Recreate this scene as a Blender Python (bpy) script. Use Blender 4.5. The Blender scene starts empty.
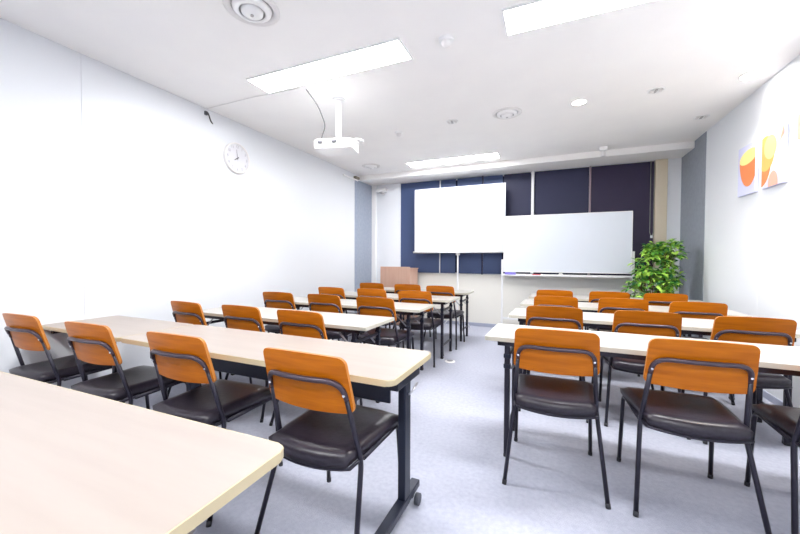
import bpy, bmesh, math, random
from mathutils import Vector, Matrix
random.seed(7)
SC = bpy.context.scene
COL = SC.collection
R = math.radians

# ------------------------------------------------------------------ materials
def mat(name, col, rough=.5, metal=0., spec=.5, emit=None, estr=0.):
    m = bpy.data.materials.new(name); m.use_nodes = True
    b = m.node_tree.nodes['Principled BSDF']
    b.inputs['Base Color'].default_value = (*col, 1)
    b.inputs['Roughness'].default_value = rough
    b.inputs['Metallic'].default_value = metal
    b.inputs['Specular IOR Level'].default_value = spec
    if emit:
        b.inputs['Emission Color'].default_value = (*emit, 1)
        b.inputs['Emission Strength'].default_value = estr
    return m

def noisy(name, c1, c2, scale=(1, 1, 1), nscale=8., detail=5., rough=.5, spec=.5, bump=0., distort=0., lo=.35, hi=.65, bscale=None):
    m = mat(name, c1, rough, 0, spec); nt = m.node_tree; N = nt.nodes; L = nt.links
    b = N['Principled BSDF']
    tc = N.new('ShaderNodeTexCoord'); mp = N.new('ShaderNodeMapping'); mp.inputs['Scale'].default_value = scale
    L.new(tc.outputs['Object'], mp.inputs['Vector'])
    n = N.new('ShaderNodeTexNoise'); n.inputs['Scale'].default_value = nscale; n.inputs['Detail'].default_value = detail
    n.inputs['Distortion'].default_value = distort
    L.new(mp.outputs['Vector'], n.inputs['Vector'])
    r = N.new('ShaderNodeValToRGB'); r.color_ramp.elements[0].position = lo; r.color_ramp.elements[1].position = hi
    r.color_ramp.elements[0].color = (*c1, 1); r.color_ramp.elements[1].color = (*c2, 1)
    L.new(n.outputs['Fac'], r.inputs['Fac']); L.new(r.outputs['Color'], b.inputs['Base Color'])
    if bump:
        n2 = n
        if bscale:
            n2 = N.new('ShaderNodeTexNoise'); n2.inputs['Scale'].default_value = bscale; n2.inputs['Detail'].default_value = 3
            L.new(tc.outputs['Object'], n2.inputs['Vector'])
        bp = N.new('ShaderNodeBump'); bp.inputs['Strength'].default_value = bump; bp.inputs['Distance'].default_value = .01
        L.new(n2.outputs['Fac'], bp.inputs['Height']); L.new(bp.outputs['Normal'], b.inputs['Normal'])
    return m

M = {}
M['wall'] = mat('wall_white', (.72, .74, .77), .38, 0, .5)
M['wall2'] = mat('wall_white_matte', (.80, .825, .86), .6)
M['ceil'] = noisy('ceiling_board', (.90, .885, .875), (.92, .905, .89), nscale=3, rough=.8, spec=.2, bump=.05, bscale=120)
M['carpet'] = noisy('carpet_lavender', (.385, .40, .485), (.455, .47, .55), scale=(1, 1, 1), nscale=42, detail=8, rough=.95, spec=.1, bump=.5, bscale=260, lo=.3, hi=.7)
M['cream'] = mat('cream_panel', (.74, .725, .67), .5)
M['creamtrim'] = mat('cream_trim', (.66, .58, .44), .5)
M['grey'] = noisy('grey_wall_panel', (.31, .355, .44), (.345, .39, .475), nscale=20, rough=.7)
M['greyR'] = noisy('grey_wall_panel_dark', (.28, .312, .36), (.315, .345, .395), nscale=20, rough=.7)
M['base'] = mat('baseboard_grey', (.38, .41, .52), .5)
M['beige'] = noisy('beige_wood_laminate', (.345, .295, .262), (.37, .322, .288), scale=(.6, 7, 7), nscale=3, detail=6, rough=.38, lo=.3, hi=.7)
M['beigeedge'] = mat('beige_edge', (.52, .44, .28), .4)
M['white_top'] = noisy('cream_laminate', (.42, .405, .375), (.44, .425, .395), scale=(.6, 7, 7), nscale=3, rough=.35)
M['white_edge'] = mat('cream_edge', (.52, .50, .42), .4)
M['ply'] = noisy('orange_plywood', (.36, .093, .002), (.53, .155, .005), scale=(1.2, 4, 14), nscale=3.2, detail=6, rough=.32, distort=.6, lo=.3, hi=.75, spec=.22)
M['plyedge'] = mat('plywood_edge', (.52, .19, .03), .5)
M['vinyl'] = noisy('dark_vinyl', (.016, .012, .020), (.024, .019, .029), nscale=60, rough=.33, spec=.45, bump=.08)
M['frame'] = mat('black_steel', (.018, .016, .028), .32, .35, .5)
M['arch'] = mat('bronze_black_steel', (.075, .055, .07), .28, .5, .5)
M['tleg'] = mat('navy_steel', (.014, .018, .034), .35, .4)
M['foot'] = mat('rubber_foot', (.02, .02, .025), .6)
M['chrome'] = mat('chrome', (.85, .85, .85), .15, 1.)
M['caster'] = mat('caster_grey', (.04, .045, .06), .5)
M['strut'] = mat('zinc_strut', (.42, .42, .46), .35, .8)
M['plastic'] = mat('white_plastic', (.88, .88, .88), .35)
M['plastic2'] = mat('offwhite_plastic', (.78, .76, .75), .45)
M['shadowgap'] = mat('grey_plastic_shade', (.45, .44, .44), .6)  # grey of screws and clips, doubling as painted shade in vent throats
M['dark'] = mat('dark_plastic', (.06, .06, .07), .4)
M['diff'] = mat('lamp_diffuser', (1, 1, 1), .5, emit=(.985, .99, 1), estr=14)
M['down'] = mat('downlight_lens', (1, 1, 1), .5, emit=(1, .95, .9), estr=12)
M['blue'] = mat('blue_blind', (.055, .085, .19), .55, 0, .4)
M['navy'] = mat('navy_blind', (.022, .024, .062), .55, 0, .4)
M['purple'] = mat('violet_blind', (.024, .016, .05), .55, 0, .4)
M['alu'] = mat('white_alu', (.78, .79, .80), .4)
M['pink'] = mat('pinkish_strip', (.30, .22, .25), .5)
M['cord'] = mat('grey_cord', (.33, .34, .30), .5)
M['screen'] = mat('screen_white', (.64, .67, .71), .6)
M['board'] = mat('whiteboard_enamel', (.68, .73, .80), .25, 0, .5)
M['lectern'] = noisy('pinkish_brown_laminate', (.50, .31, .235), (.54, .345, .265), scale=(6, 6, .8), nscale=4, rough=.45)
M['lav'] = mat('canvas_lavender', (.66, .68, .90), .6)
M['orange'] = mat('paint_orange', (.85, .26, .09), .6)
M['amber'] = mat('paint_amber', (.95, .50, .14), .6)
M['yellow'] = mat('paint_yellow', (.93, .80, .30), .6)
M['pinkp'] = mat('paint_salmon', (.85, .42, .32), .6)
M['white'] = mat('paint_white', (.92, .92, .92), .6)
M['leaf1'] = mat('leaf_green', (.12, .36, .05), .4)
M['leaf2'] = mat('leaf_lime', (.40, .66, .10), .4)
M['leaf3'] = mat('leaf_deep', (.03, .16, .05), .45)
M['stem'] = mat('stem_brown', (.16, .10, .05), .7)
M['pot'] = mat('pot_white', (.72, .70, .66), .4)
M['soil'] = mat('soil', (.05, .035, .025), .9)
M['violet'] = mat('violet_plastic', (.22, .18, .62), .4)
M['redp'] = mat('red_plastic', (.55, .10, .12), .4)
M['cyan'] = mat('blue_plastic', (.10, .25, .60), .4)
M['cable'] = mat('grey_cable', (.07, .068, .065), .5)
M['brownbox'] = mat('olive_brown', (.20, .18, .13), .6)

# ------------------------------------------------------------------ mesh helpers
class MB:
    """collects shapes into one mesh"""
    def __init__(s): s.bm = bmesh.new(); s.mats = []
    def mi(s, m):
        if m not in s.mats: s.mats.append(m)
        return s.mats.index(m)
    def box(s, x0, x1, y0, y1, z0, z1, m, bev=0., seg=2, T=None):
        t = bmesh.new(); bmesh.ops.create_cube(t, size=1)
        bmesh.ops.scale(t, vec=(x1-x0, y1-y0, z1-z0), verts=t.verts)
        bmesh.ops.translate(t, vec=((x0+x1)/2, (y0+y1)/2, (z0+z1)/2), verts=t.verts)
        if bev: bmesh.ops.bevel(t, geom=t.edges[:], offset=bev, segments=seg, affect='EDGES', profile=.5)
        return s.add(t, m, T)
    def add(s, t, m, T=None, smooth=False):
        if T is not None: bmesh.ops.transform(t, matrix=T, verts=t.verts)
        i = s.mi(m); mp = {}
        for v in t.verts: mp[v] = s.bm.verts.new(v.co)
        for f in t.faces:
            try: nf = s.bm.faces.new([mp[v] for v in f.verts])
            except ValueError: continue
            nf.material_index = i; nf.smooth = smooth or f.smooth
        t.free(); return s
    def cyl(s, p0, p1, r0, m, r1=None, seg=24, cap=True):
        p0, p1 = Vector(p0), Vector(p1); r1 = r0 if r1 is None else r1
        t = bmesh.new(); d = p1-p0
        bmesh.ops.create_cone(t, cap_ends=cap, segments=seg, radius1=r0, radius2=r1, depth=d.length)
        for f in t.faces: f.smooth = len(f.verts) == 4
        q = Vector((0, 0, 1)).rotation_difference(d.normalized())
        T = Matrix.Translation((p0+p1)/2) @ q.to_matrix().to_4x4()
        return s.add(t, m, T)
    def tube(s, pts, r, m, seg=12, cap=True):
        pts = [Vector(p) for p in pts]; t = bmesh.new(); rings = []
        tan = []
        for i in range(len(pts)):
            a = pts[max(0, i-1)]; b = pts[min(len(pts)-1, i+1)]; tan.append((b-a).normalized())
        up = Vector((0, 0, 1)) if abs(tan[0].z) < .9 else Vector((0, 1, 0))
        n = (up - tan[0]*up.dot(tan[0])).normalized()
        for i, p in enumerate(pts):
            if i:
                q = tan[i-1].rotation_difference(tan[i]); n = q @ n
                n = (n - tan[i]*n.dot(tan[i])).normalized()
            b = tan[i].cross(n)
            rings.append([t.verts.new(p + (n*math.cos(k*2*math.pi/seg) + b*math.sin(k*2*math.pi/seg))*r) for k in range(seg)])
        for i in range(len(rings)-1):
            for k in range(seg):
                f = t.faces.new((rings[i][k], rings[i][(k+1) % seg], rings[i+1][(k+1) % seg], rings[i+1][k])); f.smooth = True
        if cap:
            t.faces.new(rings[0][::-1]); t.faces.new(rings[-1])
        return s.add(t, m)
    def lathe(s, prof, m, seg=32, T=None):
        t = bmesh.new(); rings = []
        for r, z in prof:
            if r < 1e-6: rings.append([t.verts.new((0, 0, z))])
            else: rings.append([t.verts.new((r*math.cos(k*2*math.pi/seg), r*math.sin(k*2*math.pi/seg), z)) for k in range(seg)])
        for a, b in zip(rings, rings[1:]):
            for k in range(seg):
                k2 = (k+1) % seg
                vs = [a[k % len(a)], a[k2 % len(a)], b[k2 % len(b)], b[k % len(b)]]
                u = []
                for v in vs:
                    if v not in u: u.append(v)
                if len(u) > 2:
                    f = t.faces.new(u); f.smooth = True
        bmesh.ops.recalc_face_normals(t, faces=t.faces)
        return s.add(t, m, T)
    def prism(s, poly, h0, h1, m, T=None, bev=0.):
        t = bmesh.new(); a = [t.verts.new((x, y, h0)) for x, y in poly]; b = [t.verts.new((x, y, h1)) for x, y in poly]
        t.faces.new(a[::-1]); t.faces.new(b); n = len(poly)
        for i in range(n): t.faces.new((a[i], a[(i+1) % n], b[(i+1) % n], b[i]))
        if bev:
            es = [e for e in t.edges if abs(e.verts[0].co.z-e.verts[1].co.z) < 1e-6]
            bmesh.ops.bevel(t, geom=es, offset=bev, segments=2, affect='EDGES', profile=.5)
        return s.add(t, m, T)
    def build(s, name, parent=None, loc=None):
        me = bpy.data.meshes.new(name); bmesh.ops.recalc_face_normals(s.bm, faces=s.bm.faces)
        s.bm.to_mesh(me); s.bm.free()
        for m in s.mats: me.materials.append(m)
        o = bpy.data.objects.new(name, me); COL.objects.link(o)
        if loc: o.location = loc
        if parent: o.parent = parent
        return o

def rrect(x0, x1, y0, y1, r, n=6):
    P = []
    for cx, cy, a in ((x1-r, y1-r, 0), (x0+r, y1-r, 90), (x0+r, y0+r, 180), (x1-r, y0+r, 270)):
        for k in range(n+1):
            t = R(a+90*k/n); P.append((cx+r*math.cos(t), cy+r*math.sin(t)))
    return P
def fillet(pts, r, n=6):
    """round the inner corners of a 3D polyline"""
    pts = [Vector(p) for p in pts]; out = [pts[0]]
    for i in range(1, len(pts)-1):
        a, b, c = pts[i-1], pts[i], pts[i+1]; rr = r[i-1] if isinstance(r, (list, tuple)) else r
        d1 = (a-b).normalized(); d2 = (c-b).normalized(); p = b+d1*rr; q = b+d2*rr
        for k in range(n+1):
            t = k/n; out.append(p*(1-t)**2 + b*2*t*(1-t) + q*t*t)
    out.append(pts[-1]); return out

def empty(name, loc=(0, 0, 0), rz=0.):
    o = bpy.data.objects.new(name, None); COL.objects.link(o); o.empty_display_size = .1
    o.location = loc; o.rotation_euler = (0, 0, rz); return o
def tag(o, label, cat, group=None):
    o['label'] = label; o['category'] = cat
    if group: o['group'] = group
    return o
def struct(o): o['kind'] = 'structure'; return o
def kids(o): return [c for c in bpy.data.objects if c.parent == o]
def copy_tree(o, parent=None):
    c = o.copy(); COL.objects.link(c)
    if parent: c.parent = parent
    for ch in kids(o): copy_tree(ch, c)
    return c

# ------------------------------------------------------------------ room
XL, XR, YB, YN, C = -3.30, 1.70, 6.234, -2.6, 2.729
K = .9706
def kc(x, y, z=None):
    # positions on ceiling and side walls
    return (x*K, y*K) if z is None else (x*K, y*K, 1.171+(z-1.171)*K)
SILL, BLT = .915, 2.64
struct(MB().box(XL-.3, XR+.3, YN-.2, YB+.4, -.1, 0, M['carpet']).build('floor'))
struct(MB().box(XL-.3, XR+.3, YN-.2, YB+.4, C, C+.1, M['ceil']).build('ceiling'))
w = MB()
ys = [YN, -.90, .30, 1.515, 5.56]
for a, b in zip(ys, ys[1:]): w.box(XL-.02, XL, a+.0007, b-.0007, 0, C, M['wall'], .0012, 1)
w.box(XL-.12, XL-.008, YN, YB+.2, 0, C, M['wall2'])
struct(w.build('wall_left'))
w = MB()
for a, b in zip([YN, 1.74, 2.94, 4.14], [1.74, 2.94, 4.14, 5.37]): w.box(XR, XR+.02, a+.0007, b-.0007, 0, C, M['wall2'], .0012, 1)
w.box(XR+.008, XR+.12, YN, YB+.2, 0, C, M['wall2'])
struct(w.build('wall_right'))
struct(MB().box(XL-.1, XR+.1, YN-.1, YN, 0, C, M['wall2']).build('wall_near'))
# grey wall panels next to the window wall
struct(MB().box(XL-.02, XL+.004, 5.56, YB, 0, 2.63, M['grey']).build('trim_1'))
struct(MB().box(XR-.004, XR+.02, 5.37, YB, 0, C, M['greyR']).build('trim_2'))
# far wall: piers, parapet, soffit
w = MB()
w.box(XL, -2.68, YB, YB+.15, 0, C, M['wall2']); w.box(1.53, XR, YB, YB+.15, 0, C, M['wall2'])
w.box(-2.68, 1.53, YB, YB+.15, 0, SILL-.02, M['cream'])
w.box(-2.68, 1.53, YB, YB+.15, BLT, C, M['wall2'])
struct(w.build('wall_far'))
w = MB().box(XL, XR, 5.74, YB, 2.642, C, M['ceil']); struct(w.build('trim_3'))       # dropped soffit
struct(MB().box(-2.68, 1.53, YB-.02, YB+.03, SILL-.02, SILL, M['cream'], .003).build('trim_4'))
struct(MB().box(1.385, 1.53, YB-.03, YB+.10, SILL, 2.642, M['creamtrim'], .003).build('trim_5'))
struct(MB().box(XL+.005, XL+.10, YB-.03, YB, 0, 2.642, M['white'], .003).build('trim_6'))
struct(MB().box(XL+.10, XR-.01, YB-.014, YB, 0, .058, M['base'], .003).build('baseboard_far'))
struct(MB().box(XL, XL+.012, YN, 5.56, 0, .058, M['base'], .003).build('baseboard_left'))
struct(MB().box(XR-.012, XR, YN, 5.37, 0, .058, M['base'], .003).build('baseboard_right'))
# windows: aluminium frames with dark night glass behind the blinds
glass = mat('night_glass', (.012, .016, .035), .12, 0, .5)
for i, (a, b) in enumerate([(-2.68, -1.10), (-1.10, -.296), (-.296, .538), (.538, 1.385)]):
    f = MB()
    t = .022
    f.box(a, a+t, YB+.04, YB+.10, SILL, BLT, M['alu']); f.box(b-t, b, YB+.04, YB+.10, SILL, BLT, M['alu'])
    f.box(a, b, YB+.04, YB+.10, SILL, SILL+t, M['alu']); f.box(a, b, YB+.04, YB+.10, BLT-t, BLT, M['alu'])
    o = struct(f.build('window_%d' % (i+1)))
    MB().box(a+t, b-t, YB+.06, YB+.072, SILL+t, BLT-t, glass).build('pane', o)
# roller blinds
def blind(x0, x1, m, label, cordx=None):
    o = empty('roller_blind', ((x0+x1)/2, YB+.015, SILL+.012)); h = BLT-SILL-.02; wd = (x1-x0)/2
    MB().box(-wd, wd, -.002, .002, 0, h, m).build('blind_fabric', o)
    MB().box(-wd, wd, -.006, .006, .0, .018, m, .003).build('bottom_bar', o)
    if cordx is not None:
        xx = cordx-(x0+x1)/2; mb = MB()
        mb.tube([(xx-.022, -.03, h), (xx-.022, -.03, .66), (xx-.012, -.03, .62), (xx, -.03, .61), (xx+.012, -.03, .62), (xx+.022, -.03, .66), (xx+.022, -.03, h)], .0045, M['cord'], 8)
        mb.box(xx-.015, xx+.015, -.036, -.024, .575, .615, M['alu'], .003)
        mb.build('pull_cord', o)
    return tag(o, label, 'window blind', 'roller blinds across the window wall')
blind(-2.68, -1.90, M['blue'], 'dark blue blind panel at far left of window, behind left part of projection screen')
blind(-1.88, -1.60, M['blue'], 'narrow blue blind panel showing just left of the white screen mast')
blind(-1.57, -1.13, M['blue'], 'blue blind panel showing just right of the white screen mast')
blind(-1.105, -.78, M['blue'], 'blue blind panel right of the dark upright, under screen right corner')
blind(-.76, -.325, M['navy'], 'dark navy blind in the gap between projection screen and white window upright')
blind(-.268, .528, M['navy'], 'dark navy blind above the middle of the whiteboard')
blind(.56, 1.375, M['purple'], 'blackish violet blind at right end with looped pull cord', 1.35)
struct(MB().box(-.318, -.276, YB-.025, YB+.02, SILL, BLT, M['alu'], .003).build('trim_7'))
struct(MB().box(.532, .556, YB-.015, YB+.02, SILL, BLT, M['pink'], .003).build('trim_8'))
struct(MB().box(-1.897, -1.883, YB-.012, YB+.02, SILL, BLT, M['alu'], .002).build('trim_9'))
struct(MB().box(-1.128, -1.107, YB-.012, YB+.02, SILL, BLT, M['navy'], .002).build('trim_10'))
# short curtain rail on top of the left grey panel
t = empty('curtain_rail', (XL+.004, 5.15, 2.61))
MB().box(.0, .022, 0, .50, 0, .022, M['plastic'], .003).build('rail', t)
MB().box(.0, .05, .36, .50, .024, .065, M['brownbox'], .004).build('rail_bracket', t)
tag(t, 'thin white rail with small olive brown box on top of the left grey panel', 'rail')
t = empty('wall_speaker', (-3.06, YB, 2.50))
MB().box(-.10, .10, -.10, 0, -.01, .05, M['plastic'], .01).build('housing', t)
MB().cyl((.03, -.05, -.01), (.03, -.06, -.055), .03, M['plastic2'], .036).build('sensor', t)
tag(t, 'small white device high on the far wall left of the windows', 'wall device')

# ------------------------------------------------------------------ ceiling fittings
def lamp(x, y, label):
    o = empty('ceiling_light', (x, y, C)); L2, W2 = .707, .123
    f = MB()
    f.box(-L2, L2, -W2-.012, -W2, -.014, 0, M['plastic']); f.box(-L2, L2, W2, W2+.012, -.014, 0, M['plastic'])
    f.box(-L2-.012, -L2, -W2-.012, W2+.012, -.014, 0, M['plastic']); f.box(L2, L2+.012, -W2-.012, W2+.012, -.014, 0, M['plastic'])
    f.build('light_frame', o)
    MB().box(-L2, L2, -W2, W2, -.010, -.001, M['diff']).build('diffuser', o)
    return tag(o, label, 'ceiling light', 'long recessed ceiling lights')
lamp(*kc(-1.77, 2.49), 'long white ceiling light nearest the projector, above its cable')
lamp(*kc(.43, 2.485), 'long white ceiling light cut by the top edge of the photo')
lamp(*kc(-1.49, 5.53), 'long white ceiling light farthest away, in front of the windows')
lamp(*kc(-1.77, -.56), 'long ceiling light added unseen for room light on the left, behind the viewer')  # unseen pair added as fill for the room, following the row spacing
lamp(*kc(.43, -.56), 'long ceiling light added unseen for room light on the right, behind the viewer')

def vent(x, y, r, label):
    o = empty('ceiling_vent', (x, y, C)); T = Matrix.Rotation(math.pi, 4, 'X')
    MB().lathe([(r, 0), (r, .006), (r*.93, .012), (r*.80, .012), (r*.76, .002)], M['plastic2'], 40, T).build('outer_ring', o)
    MB().lathe([(r*.76, .001), (0, .001)], M['shadowgap'], 40, T).build('throat', o)  # flat grey disc paints the shade inside the opening
    MB().lathe([(r*.70, .004), (r*.68, .018), (r*.50, .030), (r*.46, .026), (r*.62, .010)], M['plastic'], 40, T).build('middle_ring', o)
    MB().lathe([(r*.40, .012), (r*.38, .034), (r*.2, .042), (0, .044)], M['plastic'], 40, T).build('centre_cone', o)
    MB().cyl((0, 0, -.043), (0, 0, -.05), r*.06, M['shadowgap'], seg=12).build('screw', o)
    return tag(o, label, 'ceiling vent', 'round ceiling air diffusers')
vent(*kc(-1.777, 1.716), .165, 'big round ceiling vent at top left, nearest the viewer')
vent(*kc(-.463, 4.013), .15, 'round ceiling vent near the ceiling centre, between small speaker and lit downlight')
vent(*kc(-2.864, 5.368), .15, 'round ceiling vent farthest away, near left grey wall panel')
def detector(x, y, r, label, dark=False):
    o = empty('smoke_detector', (x, y, C)); T = Matrix.Rotation(math.pi, 4, 'X')
    MB().lathe([(r, 0), (r, .012), (r*.9, .018), (0, .018)], M['plastic'], 28, T).build('base_plate', o)
    MB().lathe([(r*.62, .018), (r*.6, .040), (r*.4, .050), (0, .052)], M['plastic2'], 28, T).build('sensor_head', o)
    return tag(o, label, 'smoke detector')
detector(*kc(-.72, 2.506), .055, 'small round smoke detector between the two near ceiling lights')
detector(*kc(-1.78, 4.08), .05, 'small round detector on ceiling right behind the projector')
def spot(x, y, r, label, lit):
    T = Matrix.Rotation(math.pi, 4, 'X')
    if lit:
        o = empty('downlight', (x, y, C))
        MB().lathe([(r*1.12, 0), (r*1.12, .004), (r, .007), (r*.96, .002)], M['plastic'], 32, T).build('trim_ring', o)
        MB().lathe([(r*.98, .003), (0, .003)], M['down'], 32, T).build('lens', o)
        tag(o, label, 'downlight', 'lit round downlights')
    else:
        o = empty('eyeball_fitting', (x, y, C))
        MB().lathe([(r, 0), (r, .005), (r*.86, .009), (r*.8, .002), (0, .002)], M['plastic'], 32, T).build('trim_ring', o)
        b = MB()
        for s in (-1, 0, 1): b.box(s*r*.55-.010, s*r*.55+.010, -r*.42, r*.42, -.014, -.003, M['plastic2'] if s else M['shadowgap'], .003)
        b.build('inner_clips', o)
        tag(o, label, 'ceiling fitting', 'unlit round ceiling fittings')
    return o
spot(*kc(.24, 4.02), .062, 'small lit downlight in the middle of the ceiling', True)
spot(*kc(1.573, 4.017), .075, 'lit downlight close to the right wall above the paintings', True)
spot(*kc(-1.078, 4.011), .07, 'unlit round fitting left of the central ceiling vent', False)
spot(*kc(.887, 4.018), .07, 'unlit round fitting between the two lit downlights', False)
spot(*kc(1.52, 4.958), .07, 'unlit round fitting near right grey wall panel', False)
t = tag(empty('sprinkler_head', (.64, 5.56, C)), 'small white box on ceiling in front of the dropped soffit', 'ceiling sensor')
MB().box(-.05, .05, -.03, .03, -.05, 0, M['plastic'], .006).build('housing', t)
MB().cyl((0, 0, -.05), (0, 0, -.13), .02, M['plastic'], .03, 16).build('sensor_head', t)
def spotlamp(x, y, e, ang, tgt):
    l = bpy.data.lights.new('downlight_beam', 'SPOT'); l.energy = e; l.spot_size = R(ang); l.spot_blend = .35; l.shadow_soft_size = .05; l.color = (1, .95, .88)
    o = bpy.data.objects.new('downlight_beam', l); COL.objects.link(o); o.location = (x, y, C-.02)
    o.rotation_euler = (Vector(tgt)-o.location).to_track_quat('-Z', 'Y').to_euler()
spotlamp(1.51, 3.86, 9, 110, (1.53, 3.86, 0))
spotlamp(1.45, 2.88, 26, 125, (1.50, 2.88, 0))
spotlamp(.23, 3.866, 5, 110, (.23, 3.866, 0))

# projector
p = empty('ceiling_projector', kc(-1.975, 3.0, 2.25))
b = MB()
b.prism(rrect(-.20, .18, -.13, .13, .035), 0, .085, M['plastic'], bev=.012); b.build('body', p)
MB().box(-.19, .19, -.02, .06, .086, .102, M['plastic'], .004).build('bracket', p)
MB().cyl((0, .02, .10), (0, .02, C-2.218-.01), .027, M['plastic'], seg=24).build('pole', p)
MB().cyl((0, .02, C-2.218-.012), (0, .02, C-2.218), .06, M['plastic'], seg=28).build('ceiling_plate', p)
l = MB().cyl((.09, .125, .045), (.09, .145, .045), .036, M['plastic2'], seg=24); l.build('lens_barrel', p)
for x, y in ((-.13, 0), (.01, 0)):
    MB().box(x-.024, x+.024, -.144, -.128, .045, .070, M['dark'], .003).build('mounting_clip', p)
MB().lathe([(.06, 0), (.06, .012), (.05, .018), (0, .02)], M['plastic'], 28, Matrix.Translation((.17, .10, .12))).build('white_disc', p)  # white disc on a short stem at the body corner
MB().cyl((.17, .10, .08), (.17, .10, .122), .012, M['plastic'], seg=12).build('disc_stem', p)
p.rotation_euler = (R(0), 0, R(14))
tag(p, 'white ceiling projector hanging from a short white pole', 'projector')
c = MB().tube(fillet([(-2.08, 2.64, C-.002), (-1.98, 2.68, 2.58), (-1.95, 2.76, 2.42), (-2.03, 2.80, 2.33), (-2.06, 2.84, 2.29)], .05), .004, M['cable'], 8).build('projector_cable')
tag(c, 'grey cable looping down from the ceiling light to the projector', 'cable')
c = MB().tube([(XL+.03, 2.56, C-.010), (-2.65, 2.56, C-.006), (-2.13, 2.59, C-.006)], .004, M['plastic2'], 8).build('ceiling_wire')
tag(c, 'thin pale wire running along the ceiling from left wall to the light', 'cable')
t = MB().tube(fillet([(XL+.002, 2.56, 2.675), (XL+.04, 2.56, 2.675), (XL+.04, 2.59, 2.60), (XL+.03, 2.62, 2.585)], .015), .007, M['cable'], 8)
t.box(XL, XL+.02, 2.545, 2.575, 2.655, 2.695, M['dark'], .004)
tag(t.build('wall_hook'), 'small dark hook high on left wall under the ceiling edge', 'hook')

# clock
ck = empty('wall_clock', (XL, 2.941, 2.311)); ck.rotation_euler = (0, R(90), 0)
TT = Matrix.Identity(4)
rc = .171
MB().lathe([(rc, 0), (rc, .03), (rc*.97, .036), (rc*.92, .034), (rc*.90, .022)], M['plastic2'], 56).build('rim', ck)
MB().lathe([(rc*.905, .020), (0, .020)], mat('clock_face', (.66, .66, .69), .3), 56).build('clock_face', ck)
gm = mat('numeral_grey', (.33, .31, .35), .5)
for h in range(1, 13):
    cu = bpy.data.curves.new('num', 'FONT'); cu.body = str(h); cu.size = .042; cu.align_x = 'CENTER'; cu.align_y = 'CENTER'
    to = bpy.data.objects.new('num', cu); COL.objects.link(to); bpy.context.view_layer.update()
    me = bpy.data.meshes.new_from_object(to.evaluated_get(bpy.context.evaluated_depsgraph_get()))
    tb = bmesh.new(); tb.from_mesh(me); bpy.data.objects.remove(to); bpy.data.meshes.remove(me); bpy.data.curves.remove(cu)
    a = R(90-30*h)
    # local frame: +x is down (after Y rotation), so 'up' on the dial is -x and 'right' (seen from the room) is +y
    rx, ry = .129*math.cos(a), .129*math.sin(a)
    Tm = Matrix(((0, -1, 0, -ry), (1, 0, 0, rx), (0, 0, 1, .0215), (0, 0, 0, 1)))
    nm = MB(); nm.add(tb, gm, Tm); nm.build('numeral', ck)
def hand(ang, ln, wd, name):
    a = R(90-ang); d = Vector((-math.sin(a), math.cos(a), 0)); n = Vector((-d.y, d.x, 0))
    P = [d*-.02+n*wd, d*ln+n*wd*.5, d*ln-n*wd*.5, d*-.02-n*wd]
    MB().prism([(q.x, q.y) for q in P], .024, .0265, M['dark'] if name == 'hour_hand' else gm).build(name, ck)
hand(235, .05, .006, 'hour_hand'); hand(-8, .095, .004, 'minute_hand')
tag(ck, 'round white wall clock with pale grey numerals on left wall', 'clock')

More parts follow.
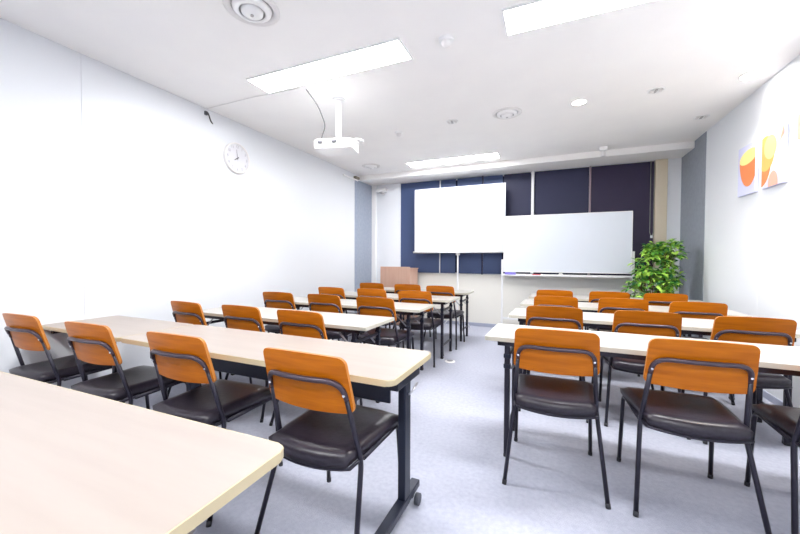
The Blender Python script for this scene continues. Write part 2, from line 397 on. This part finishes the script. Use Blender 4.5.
# ------------------------------------------------------------------ chair
def make_chair():
    o = empty('classroom_chair')
    # seat: cushion bowed at the rear, waterfall at the front
    nx, ny = 14, 12; t = bmesh.new(); g = {}
    def outline(u, v):  # u -1..1, v 0 rear..1 front
        hw = .187+.031*v; x = u*hw; y = -.205-.030*(1-u*u)*(1-v)+(.425+.022*(1-u*u))*v
        k = 1.0
        return x, y
    for j in range(ny+1):
        for i in range(nx+1):
            u = -1+2*i/nx; v = j/ny; x, y = outline(u, v)
            e = min(1-abs(u), 1.2*min(v, 1-v)); rnd = .016*(1-min(1, e/.12))**2
            z = .466-.010*(1-u*u)*(1-(2*v-1)**2)-rnd-.012*max(0, v-.8)/.2
            g[i, j] = t.verts.new((x, y, z)); 
    gb = {k: t.verts.new((v.co.x*.985, v.co.y*.985, .412-.010*(1-(k[0]/nx*2-1)**2))) for k, v in list(g.items())}
    for j in range(ny):
        for i in range(nx):
            t.faces.new((g[i, j], g[i+1, j], g[i+1, j+1], g[i, j+1])).smooth = True
            t.faces.new((gb[i, j], gb[i, j+1], gb[i+1, j+1], gb[i+1, j])).smooth = True
    ring = [(i, 0) for i in range(nx)]+[(nx, j) for j in range(ny)]+[(i, ny) for i in range(nx, 0, -1)]+[(0, j) for j in range(ny, 0, -1)]
    for a, b in zip(ring, ring[1:]+ring[:1]): t.faces.new((g[a], gb[a], gb[b], g[b])).smooth = True
    m = MB(); m.add(t, M['vinyl']); m.build('seat', o)
    # piping under the cushion / seat frame
    r = .0105
    sf = MB()
    rear = [(u*.190, -.192-.030*(1-u*u), .405-.010*(1-u*u)) for u in [-1+k/6 for k in range(13)]]
    loop = [(.196, -.10, .405), (.206, .17, .405), (-.206, .17, .405), (-.196, -.10, .405)]
    sf.tube(rear+loop+[rear[0]], .0075, M['frame'], 8, cap=False)
    sf.build('seat_rail', o)
    # legs
    for s in (-1, 1):
        fl_ = MB().tube(fillet([(s*.213, .242, .0), (s*.203, .205, .408), (s*.196, -.10, .402)], .05), r, M['frame'], 10)
        q = fl_.build('leg', o); MB().cyl((s*.213, .243, 0), (s*.2125, .2405, .022), .0115, M['foot'], seg=12).build('foot_cap', q)
        rl = MB().tube(fillet([(s*.237, -.240, .0), (s*.198, -.120, .395), (s*.178, -.19, .66)], .035), r, M['frame'], 10)
        q = rl.build('leg', o); MB().cyl((s*.237, -.241, 0), (s*.2345, -.235, .022), .0115, M['foot'], seg=12).build('foot_cap', q)
    # arch tube behind the back
    def by(z): return -.125-.255*(z-.405)
    yo = -.022
    a = [(-.178, by(.655), .655), (-.174, by(.73)+yo*.6, .732), (.174, by(.73)+yo*.6, .732), (.178, by(.655), .655)]
    ap = fillet(a, [.065, .065], 8)
    ap = [Vector((p.x, p.y-.026*(1-(p.x/.178)**2), p.z)) for p in ap]
    # add points on the cross bar so that it bows backwards
    pts = []
    for i, p in enumerate(ap):
        pts.append(p)
        if i+1 < len(ap) and (ap[i+1]-p).length > .1:
            for k in range(1, 8):
                x = p.x+(ap[i+1].x-p.x)*k/8; z = p.z; pts.append(Vector((x, by(.73)+yo*.6-.026*(1-(x/.178)**2), z)))
    MB().tube(pts, r, M['arch'], 12).build('back_frame', o)
    # plywood back: curved shell
    t = bmesh.new(); nx, nz = 24, 24; th = .014; zl, zh = .600, .822; F = {}; B = {}
    hw = .202
    for i in range(nx+1):
        u = -1+2*i/nx
        for j in range(nz+1):
            v = .5-.5*math.cos(math.pi*j/nz); rc_ = .030; zz = zl+(zh-zl)*v
            w_ = hw-.010*v
            ed = min(zz-zl, zh-zz)
            if ed < rc_: w_ -= rc_-math.sqrt(max(0, rc_**2-(rc_-ed)**2))
            x = u*w_; y = by(zz)+.002-.022*(1-(x/hw)**2)
            zz2 = zz+.006*(1-u*u)*(1 if v > .5 else -1)*abs(2*v-1)
            F[i, j] = t.verts.new((x, y+th, zz2)); B[i, j] = t.verts.new((x, y, zz2))
    bf = []
    for i in range(nx):
        for j in range(nz):
            t.faces.new((F[i, j], F[i+1, j], F[i+1, j+1], F[i, j+1])).smooth = True
            t.faces.new((B[i, j], B[i, j+1], B[i+1, j+1], B[i+1, j])).smooth = True
    m = MB(); 
    te = bmesh.new(); rg = [(i, 0) for i in range(nx)]+[(nx, j) for j in range(nz)]+[(i, nz) for i in range(nx, 0, -1)]+[(0, j) for j in range(nz, 0, -1)]
    f2 = {k: te.verts.new(F[k].co) for k in rg}; b2 = {k: te.verts.new(B[k].co) for k in rg}
    for a_, b_ in zip(rg, rg[1:]+rg[:1]): te.faces.new((f2[a_], b2[a_], b2[b_], f2[b_]))
    m.add(t, M['ply']); m.add(te, M['plyedge'])
    bk = m.build('backrest', o)
    for s in (-1, 1):
        MB().cyl((s*.176, by(.678)-.0085, .678), (s*.176, by(.678)-.0165, .677), .0065, M['chrome'], .005, 14).build('bolt', bk)
    return o
chair0 = make_chair(); used = [False]
CH = 'orange wood-backed chairs tucked at the desks'
def chair(x, y, rot, label):
    o = chair0 if not used[0] else copy_tree(chair0); used[0] = True
    o.location = (x, y, 0); o.rotation_euler = (0, 0, R(rot)); tag(o, label, 'chair', CH); return o
PRE = 'orange wood-backed chair with dark vinyl seat, '
chair(-.855, 1.285, -1, PRE+'largest in left block, beside aisle at beige desk')
chair(-1.605, 1.295, 1, PRE+'second from aisle at the beige desk')
chair(-2.305, 1.283, 2, PRE+'third from aisle at the beige desks')
chair(-3.03, 1.28, 2, PRE+'cut by the left photo edge')
for row, (ylist, nm_, rots) in enumerate([
    (((-2.71, 2.14), (-2.123, 2.146), (-1.555, 2.12)), 'first cream desk row behind the beige desk', (-4, -2, -2)),
    (((-2.656, 3.10), (-2.06, 3.10), (-1.482, 3.08)), 'second cream desk row in left block', (2, -2, -1)),
    (((-2.51, 3.89), (-1.944, 3.89), (-1.40, 3.86)), 'third cream desk row in left block', (-3, -2, 2)),
    (((-2.45, 4.82), (-1.87, 4.79), (-1.35, 4.71)), 'farthest desk row in left block, near lectern', (2, 3, -2))]):
    for (x, y), pos, rt in zip(ylist, ('wall end', 'middle', 'aisle end'), rots):
        chair(x, y, rt, 'orange wood-backed chair at %s of the %s' % (pos, nm_))
for ylist, nm_, rots in [
    (((.020, 2.125), (.597, 2.13), (1.155, 2.125)), 'nearest right desk', (1, 2, -2)),
    (((.025, 3.08), (.600, 3.075), (1.145, 3.06)), 'second right desk', (-1, 1, 2)),
    (((.038, 3.90), (.608, 3.95), (1.13, 3.90)), 'third right desk', (1, -1, 1)),
    (((.045, 4.66), (.60, 4.69), (1.10, 4.72)), 'farthest right desk, before the plant', (-2, -2, 3))]:
    for (x, y), pos, rt in zip(ylist, ('aisle end', 'middle', 'wall end'), rots):
        chair(x, y, rt, 'orange wood-backed chair at %s of the %s' % (pos, nm_))

# ------------------------------------------------------------------ tables
def folding_desk(x0, yfar, T, D, rot, label, left=True, ins=(.125, .125), L=1.8, g='cream folding desks'):
    """x0: aisle-side end; extends away from the aisle"""
    s = -1 if left else 1
    o = empty('folding_desk', (x0, yfar, 0), R(rot))
    a, b = sorted((0, s*L))
    t = MB(); t.prism(rrect(a, b, -D, 0, .012, 3), T-.024, T-.002, M['white_edge'])
    t.prism(rrect(a+.002, b-.002, -D+.002, -.002, .012, 3), T-.0021, T, M['white_top']); t.build('tabletop', o)
    r = MB()
    for y0 in (-D+.035, -.060): r.box(a+.07, b-.07, y0, y0+.025, T-.056, T-.024, M['frame'], .002, 1)
    for x in (a+.07, b-.095): r.box(x, x+.025, -D+.035, -.035, T-.056, T-.024, M['frame'], .002, 1)
    r.build('apron_rail', o)
    # ins: leg inset at the aisle end and at the wall end
    ia, ib = (ins[1], ins[0]) if left else ins
    for e, xc in ((0, a+ia), (1, b-ib)):
        inner = 1 if e == 0 else -1
        for y in (-D+.055, -.055):
            lg = MB().box(xc-.015, xc+.015, y-.015, y+.015, .012, T-.05, M['frame'], .003, 1)
            q = lg.build('leg', o)
            MB().box(xc-.0165, xc+.0165, y-.0165, y+.0165, 0, .022, M['foot'], .004, 1).build('foot_cap', q)
            for zz in (T-.13, T-.19):
                MB().box(xc-.020, xc+.020, y-.018, y+.018, zz, zz+.028, M['tleg'], .004, 1).build('lock_clip', q)
        st = MB().box(xc-.008, xc+.008, -D+.06, -.06, .14, .165, M['frame'], .002, 1)
        st.build('stretcher', o)
        MB().box(xc-.008, xc+.008, -D+.06, -.06, T-.14, T-.115, M['frame'], .002, 1).build('stretcher', o)
        for y in (-D+.085, -.085):
            MB().tube([(xc+inner*.015, y, T-.20), (xc+inner*.17, y, T-.05)], .0065, M['strut'], 8).build('folding_brace', o)
    return tag(o, label, 'desk', g)
folding_desk(-1.165, 2.602, .70, .48, -.6, 'cream folding desk in left block, first one behind the beige desk', ins=(.125, .025))
folding_desk(-1.123, 3.543, .70, .48, -.6, 'cream folding desk in left block, second behind the beige desk', ins=(.125, .03))
folding_desk(-1.061, 4.417, .70, .48, -.6, 'cream folding desk in left block, third behind the beige desk', ins=(.110, .08))
folding_desk(-1.079, 5.380, .70, .48, -.6, 'cream folding desk in left block, farthest, nearest to lectern', ins=(.095, .125))
folding_desk(-.346, 2.565, .72, .462, -1.6, 'cream folding desk in right block, nearest to the viewer', False, (.125, .05))
folding_desk(-.305, 3.460, .72, .462, -1.6, 'cream folding desk in right block, second from the viewer', False, (.095, .095))
folding_desk(-.277, 4.262, .72, .462, -1.6, 'cream folding desk in right block, third from the viewer', False, (.085, .10))
folding_desk(-.240, 5.074, .72, .462, -1.6, 'cream folding desk in right block, farthest, before whiteboard', False, (.06, .10))

def beige_desk(x0, yfar, rot, L, label, inset=.052, inset2=.052, casters=True, panel=True, D=.485):
    o = empty('training_desk', (x0, yfar, 0), R(rot)); T = .70
    t = MB(); t.prism(rrect(-L, 0, -D, 0, .035, 8), T-.026, T, M['beigeedge'], bev=.004)
    t.prism(rrect(-L+.004, -.004, -D+.004, -.004, .032, 8), T-.001, T+.0006, M['beige']); t.build('tabletop', o)
    if panel:
        MB().box(-L+.07, -.075, -.352, -.340, .55, T-.03, M['tleg'], .003, 1).build('modesty_panel', o)
        MB().box(-L+.07, -.07, -D/2-.02, -D/2+.02, T-.075, T-.028, M['tleg'], .003, 1).build('cross_beam', o)
        MB().tube([(-L+.06, -D/2+.01, .43), (-.06, -D/2+.01, .43)], .012, M['tleg'], 10).build('stretcher', o)
    for xc, s in ((-inset, 1), (-L+inset2, -1)):
        lg = MB().box(xc-.018, xc+.018, -D/2-.035, -D/2+.03, .045, T-.03, M['tleg'], .004)
        q = lg.build('leg', o)
        MB().box(xc-.024, xc+.024, -D/2-.13, -D/2+.13, T-.085, T-.027, M['tleg'], .004).build('top_bracket', q)
        MB().tube(fillet([(xc+s*.018, -D/2, .56), (xc+s*.034, -D/2, .57), (xc+s*.04, -D/2+.05, .60)], .01), .005, M['strut'], 8).build('lock_lever', q)
        f = MB().box(xc-.022, xc+.022, -D-.04, -.10, .055, .088, M['tleg'], .004)
        q = f.build('foot_beam', o)
        for y in (-.155, -D+.03):
            cst = MB(); xw = xc+s*.032
            cst.cyl((xw-.010, y, .027), (xw+.010, y, .027), .027, M['caster'], seg=24); cst.box(xc-.01, xc+.01, y-.01, y+.01, .027, .058, M['caster'], .002, 1)
            cst.build('caster', q)
    return tag(o, label, 'desk', 'beige rolling desks')
beige_desk(-.602, .696, .8, 1.8, 'pale beige desk in front left corner, cut off by the photo edge', inset=.13)
beige_desk(-.552, 1.709, -.6, 1.797, 'beige desk with dark panel and casters, second desk from viewer at left', inset2=.315)
# short side desk against the left wall, no panel
o = empty('side_desk', (-2.352, 1.728, 0), R(-.6)); T = .70; L, D = .942, .485
t = MB(); t.prism(rrect(-L, 0, -D, 0, .02, 4), T-.026, T, M['beigeedge'], bev=.004)
t.prism(rrect(-L+.004, -.004, -D+.004, -.004, .018, 4), T-.001, T+.0006, M['beige']); t.build('tabletop', o)
for xc in (-.24,):
    for y in (-D+.10, -.06):
        q = MB().tube([(xc, y, 0), (xc, y, T-.02)], .012, M['frame'], 10).build('leg', o)
MB().tube(fillet([(-.62, -D+.06, T-.026), (-.62, -D+.06, T-.09), (-.50, -D+.06, T-.11), (-.30, -D+.06, T-.11)], .02), .008, M['frame'], 8).build('bag_hook', o)
MB().box(-L+.012, -.06, -.07, -.05, T-.06, T-.026, M['frame'], .002, 1).build('apron_rail', o)
MB().box(-L-.0, -L+.03, -D+.06, -.04, T-.07, T-.026, M['frame'], .002, 1).build('wall_bracket', o)
tag(o, 'short beige desk against left wall, continuing the second desk', 'desk')

# floor outlet
t = empty('floor_outlet', (-1.058, 3.918, 0)); MB().lathe([(.06, 0), (.058, .006), (.045, .008), (0, .008)], M['plastic2'], 28).build('cover', t)
MB().cyl((0, 0, .008), (0, 0, .014), .034, M['strut'], seg=24).build('lid', t)
tag(t, 'small round metal outlet cap on the carpet in the aisle', 'floor outlet')

# ------------------------------------------------------------------ lectern
o = empty('lectern', (-2.54, 5.66, 0))
MB().box(-.285, .285, 0, .018, .02, 1.045, M['lectern'], .003).build('front_panel', o)
for s in (-1, 1): MB().box(s*.276-.009, s*.276+.009, .0185, .40, .02, 1.0, M['lectern'], .003).build('side_panel', o)
MB().box(-.29, .29, -.005+.025, .42, 1.0005, 1.02, M['lectern'], .003).build('top_board', o)
MB().box(-.266, .266, .03, .38, .55, .568, M['lectern'], .002).build('shelf', o)
MB().box(-.28, .28, .02, .39, 0, .02, M['dark']).build('plinth', o)
tag(o, 'pinkish brown lectern standing at far left before the windows', 'lectern')

# ------------------------------------------------------------------ projection screen on a stand
o = empty('projection_screen', (-1.505, 6.02, 0))
MB().box(-.80, .80, -.003, .003, 1.318, 2.44, M['screen']).build('screen_sheet', o)
MB().cyl((-.825, 0, 1.305), (.815, 0, 1.305), .017, M['alu'], seg=16).build('lower_case', o)
MB().box(-.80, .80, .003, .010, 2.425, 2.445, M['alu'], .002).build('top_batten', o)
MB().box(-.012, .012, .02, .044, .10, 2.44, M['alu'], .003).build('mast', o)
MB().box(-.035, .035, .012, .05, 1.25, 1.29, M['alu'], .004).build('clamp', o)
for a in (90, 210, 330):
    MB().tube([(0, .032, .30), (.28*math.cos(R(a)), .032+.15*math.sin(R(a)), .012)], .010, M['alu'], 8).build('leg', o)
tag(o, 'white projection screen on a slim central mast', 'projection screen')

# ------------------------------------------------------------------ whiteboard
o = empty('mobile_whiteboard', (.172, 5.93, 0)); hw = .89
MB().box(-hw+.008, hw-.008, -.008, .010, .985, 1.872, M['board']).build('writing_surface', o)
f = MB()
f.box(-hw, hw, -.012, .014, .977, .988, M['alu'], .002); f.box(-hw, hw, -.012, .014, 1.868, 1.88, M['alu'], .002)
f.box(-hw, -hw+.01, -.012, .014, .977, 1.88, M['alu'], .002); f.box(hw-.01, hw, -.012, .014, .977, 1.88, M['alu'], .002)
f.build('board_frame', o)
MB().box(-hw-.01, hw-.09, -.065, .012, .918, .936, M['alu'], .004).build('pen_tray', o)
for s in (-1, 1):
    x = s*(hw+.018)
    q = MB().box(x-.013, x+.013, -.013, .013, .05, 1.30 if s > 0 else 1.18, M['alu'], .003).build('leg', o)
    MB().box(x-.016, x+.016, -.20, .20, .035, .065, M['alu'], .004).build('foot_bar', q)
    for y in (-.18, .18): MB().cyl((x-.01, y, .022), (x+.01, y, .022), .022, M['caster'], seg=18).build('caster', q)
MB().box(-hw-.006, hw+.006, .014, .03, .20, .235, M['alu'], .003).build('cross_bar', o)
MB().box(-hw-.006, hw+.006, .014, .024, .925, .95, M['alu'], .003).build('upper_cross_bar', o)
tag(o, 'long whiteboard on a wheeled white stand in front of dark blinds', 'whiteboard')
t = MB().box(-.69, -.52, 5.872, 5.915, .9365, .972, M['violet'], .006).build('board_eraser'); tag(t, 'violet board eraser at the left end of whiteboard tray', 'eraser')
t = MB().cyl((-.27, 5.88, .945), (-.15, 5.885, .945), .0085, M['redp'], seg=12); t.cyl((-.15, 5.885, .945), (-.12, 5.886, .945), .009, M['white'], seg=12)
tag(t.build('marker_pen'), 'red marker pen lying on the whiteboard tray', 'marker')
t = MB().prism([(-.045, 0), (.045, 0), (.02, .035), (-.02, .035)], -.02, .02, M['plastic'], Matrix.Translation((.135, 5.885, .9365)) @ Matrix.Rotation(R(90), 4, 'X'))
tag(t.build('board_clip'), 'white wedge shaped clip at the middle of whiteboard tray', 'clip')

# ------------------------------------------------------------------ paintings on the right wall
def shape(poly, m, name, parent, k):
    # poly in (y, z) of the canvas, seen from the room
    t = MB(); t.prism(poly, 0, .0008, m, Matrix(((0, 0, -1, -.022-.001*k), (1, 0, 0, 0), (0, 1, 0, 0), (0, 0, 0, 1)))); t.build(name, parent)
def clip(poly, hw, hh):
    def cut(P, ins, inter):
        out = []
        for i in range(len(P)):
            a, b = P[i-1], P[i]
            if ins(b):
                if not ins(a): out.append(inter(a, b))
                out.append(b)
            elif ins(a): out.append(inter(a, b))
        return out
    for ax, lim, sg in ((0, hw, 1), (0, -hw, -1), (1, hh, 1), (1, -hh, -1)):
        poly = cut(poly, lambda p: sg*p[ax] <= sg*lim+1e-9,
                   lambda a, b: tuple(a[i]+(b[i]-a[i])*((lim-a[ax])/(b[ax]-a[ax])) for i in (0, 1)))
        if not poly: return None
    return poly
def ell(cx, cy, rx, ry, rot=0, a0=0, a1=360, n=40):
    P = []
    for k in range(n):
        t = R(a0+(a1-a0)*k/(n-1 if a1-a0 < 360 else n)); x, y = rx*math.cos(t), ry*math.sin(t)
        P.append((cx+x*math.cos(R(rot))-y*math.sin(R(rot)), cy+x*math.sin(R(rot))+y*math.cos(R(rot))))
    return P
def painting(y, label, shapes, base='lav'):
    # local y axis points away from the viewer: picture-left is +y
    o = empty('canvas_painting', (XR-.004, y, 2.025)); hw, hh = .159, .232
    MB().box(-.022, 0, -hw, hw, -hh, hh, M[base], .002, 1).build('canvas', o)
    for k, (nm_, m, P) in enumerate(shapes):
        P = clip([(-x, z) for x, z in P], hw-.001, hh-.001)
        if P: shape(P, M[m], nm_, o, k+1)
    return tag(o, label, 'painting', 'abstract canvases on the right wall')
painting(4.334, 'abstract painting with orange bowl shape and yellow oval, farthest of the three',
         [('orange_shape', 'orange', ell(.04, .10, .165, .26, 0, 180, 360)), ('yellow_shape', 'yellow', ell(.035, .115, .16, .065, 6))])
painting(3.906, 'abstract painting with large amber round shape, middle of the three',
         [('white_shape', 'white', [(-.165, -.238), (-.165, .238), (.165, .238), (.165, -.02), (.02, -.10)]),
          ('amber_shape', 'orange', ell(-.19, -.02, .17, .20)), ('yellow_shape', 'amber', ell(-.10, .06, .13, .15, 10)), ('pale_shape', 'yellow', ell(-.03, .10, .09, .10, 10)),
          ('salmon_shape', 'pinkp', ell(.02, -.21, .07, .10)), ('salmon_stroke', 'pinkp', [(.10, .10), (.165, .16), (.165, .238), (.14, .20)])])
painting(3.43, 'abstract painting cut off by the right photo edge',
         [('salmon_shape', 'pinkp', ell(-.12, .14, .07, .10)), ('amber_shape', 'amber', ell(.08, -.05, .13, .17))])

# ------------------------------------------------------------------ plant
PX, PY = 1.225, 5.47
o = empty('potted_ficus', (PX, PY, 0))
MB().lathe([(0, 0), (.105, 0), (.135, .26), (.142, .265), (.142, .29), (.128, .29), (.124, .25), (0, .25)], M['pot'], 36).build('pot', o)
MB().lathe([(.1235, .255), (0, .262)], M['soil'], 30).build('soil', o)
st = MB(); lf = MB(); tips = []
for k in range(9):
    a = k*2.4; rr = .03; top = Vector((.24*math.cos(a)*random.uniform(.5, 1), .22*math.sin(a)*random.uniform(.5, 1), random.uniform(.8, 1.12)))
    mid = Vector((rr*math.cos(a)*1.6, rr*math.sin(a)*1.6, .6)); base = Vector((rr*math.cos(a), rr*math.sin(a), .25))
    pts = [base, base.lerp(mid, .5), mid, mid.lerp(top, .5)+Vector((0, 0, .03)), top]; st.tube(pts, .006, M['stem'], 6)
    tips.append((mid, top))
LM = [M['leaf1'], M['leaf2'], M['leaf2'], M['leaf3'], M['leaf1'], M['leaf2']]
for m_ in (M['leaf1'], M['leaf2'], M['leaf3']): lf.mi(m_)
def leaf(p, d, ln, wd, m_, roll):
    d = d.normalized(); side = d.cross(Vector((0, 0, 1)))
    if side.length < .05: side = Vector((1, 0, 0))
    side.normalize(); side = Matrix.Rotation(roll, 3, d) @ side; nrm = side.cross(d)
    prof = [(0, 0), (.2, .55), (.45, 1), (.7, .75), (1, 0)]
    vs = []; i = lf.mi(m_)
    for t_, w_ in prof:
        c0 = p+d*ln*t_-Vector((0, 0, 1))*ln*.35*t_*t_
        if w_ == 0: vs.append([lf.bm.verts.new(c0)])
        else: vs.append([lf.bm.verts.new(c0-side*wd*w_*.5+nrm*wd*.12), lf.bm.verts.new(c0), lf.bm.verts.new(c0+side*wd*w_*.5+nrm*wd*.12)])
    for a_, b_ in zip(vs, vs[1:]):
        if len(a_) == 1: fs = [(a_[0], b_[1], b_[0]), (a_[0], b_[2], b_[1])]
        elif len(b_) == 1: fs = [(a_[0], a_[1], b_[0]), (a_[1], a_[2], b_[0])]
        else: fs = [(a_[0], a_[1], b_[1], b_[0]), (a_[1], a_[2], b_[2], b_[1])]
        for f_ in fs:
            q = lf.bm.faces.new(f_); q.material_index = i; q.smooth = True
# clusters of leaves: a lumpy crown, wide at the bottom, tallest on the right
clusters = []
for k in range(95):
    a = random.uniform(0, 6.283); h = random.random()
    zc = .66+.70*h; rad = (.35*(1-h)**.6+.06)*math.sqrt(random.uniform(.25, 1))
    cx = rad*math.cos(a)*.9+.04*h; cy = rad*math.sin(a)*.72
    if cx > .26: continue
    clusters.append(Vector((cx, cy, zc)))
clusters += [Vector((.28, -.04, 1.30)), Vector((.30, .02, 1.24)), Vector((.24, -.06, 1.22)), Vector((.22, .02, 1.40)), Vector((.20, -.03, 1.34)), Vector((.26, 0, 1.36)), Vector((.13, -.05, 1.27)), Vector((-.14, -.06, 1.18)), Vector((-.22, -.05, 1.14)), Vector((-.30, -.08, .90)), Vector((-.33, -.06, .80))]
for cc in clusters:
    cc.x *= .86
    n0 = min(tips, key=lambda t_: (t_[1]-cc).length)
    st.tube([n0[1].lerp(n0[0], .3), (n0[1]+cc)/2+Vector((0, 0, .02)), cc], .0028, M['stem'], 5)
    for j in range(16):
        th_ = random.uniform(0, 6.283); ph = random.uniform(-.4, .9)
        d = Vector((math.cos(th_)*math.cos(ph), math.sin(th_)*math.cos(ph), math.sin(ph)))
        p_ = cc+d*random.uniform(.0, .05)
        if PX+p_.x+d.x*.08 > XR-.02: continue
        leaf(p_, d, random.uniform(.065, .10), random.uniform(.032, .05), random.choice(LM), random.uniform(-.6, .6))
st.build('branches', o); lf.build('foliage', o)
tag(o, 'leafy green potted plant between the whiteboard and right grey panel', 'plant')

# ------------------------------------------------------------------ world, camera
wd = bpy.data.worlds.new('world'); SC.world = wd; wd.use_nodes = True
wd.node_tree.nodes['Background'].inputs[0].default_value = (.02, .025, .05, 1); wd.node_tree.nodes['Background'].inputs[1].default_value = .3
f, yaw, pitch, roll, H = 350.825, R(23.32), R(-1.21), R(.213), 1.171
fw = Vector((-math.sin(yaw)*math.cos(pitch), math.cos(yaw)*math.cos(pitch), math.sin(pitch)))
rt = Vector((math.cos(yaw), math.sin(yaw), 0)); up = rt.cross(fw)
rt2 = rt*math.cos(roll)+up*math.sin(roll); up2 = up*math.cos(roll)-rt*math.sin(roll)
cd = bpy.data.cameras.new('camera'); cd.sensor_width = 36; cd.lens = f/800*36; cd.clip_start = .02
co = bpy.data.objects.new('camera', cd); COL.objects.link(co)
mtx = Matrix((rt2, up2, -fw)).transposed().to_4x4(); mtx.translation = (0, 0, H); co.matrix_world = mtx
SC.camera = co
SC.view_settings.view_transform = 'Standard'; SC.view_settings.look = 'None'
SC.view_settings.gamma = 1; SC.view_settings.use_curve_mapping = False
SC.view_settings.exposure = 2.0
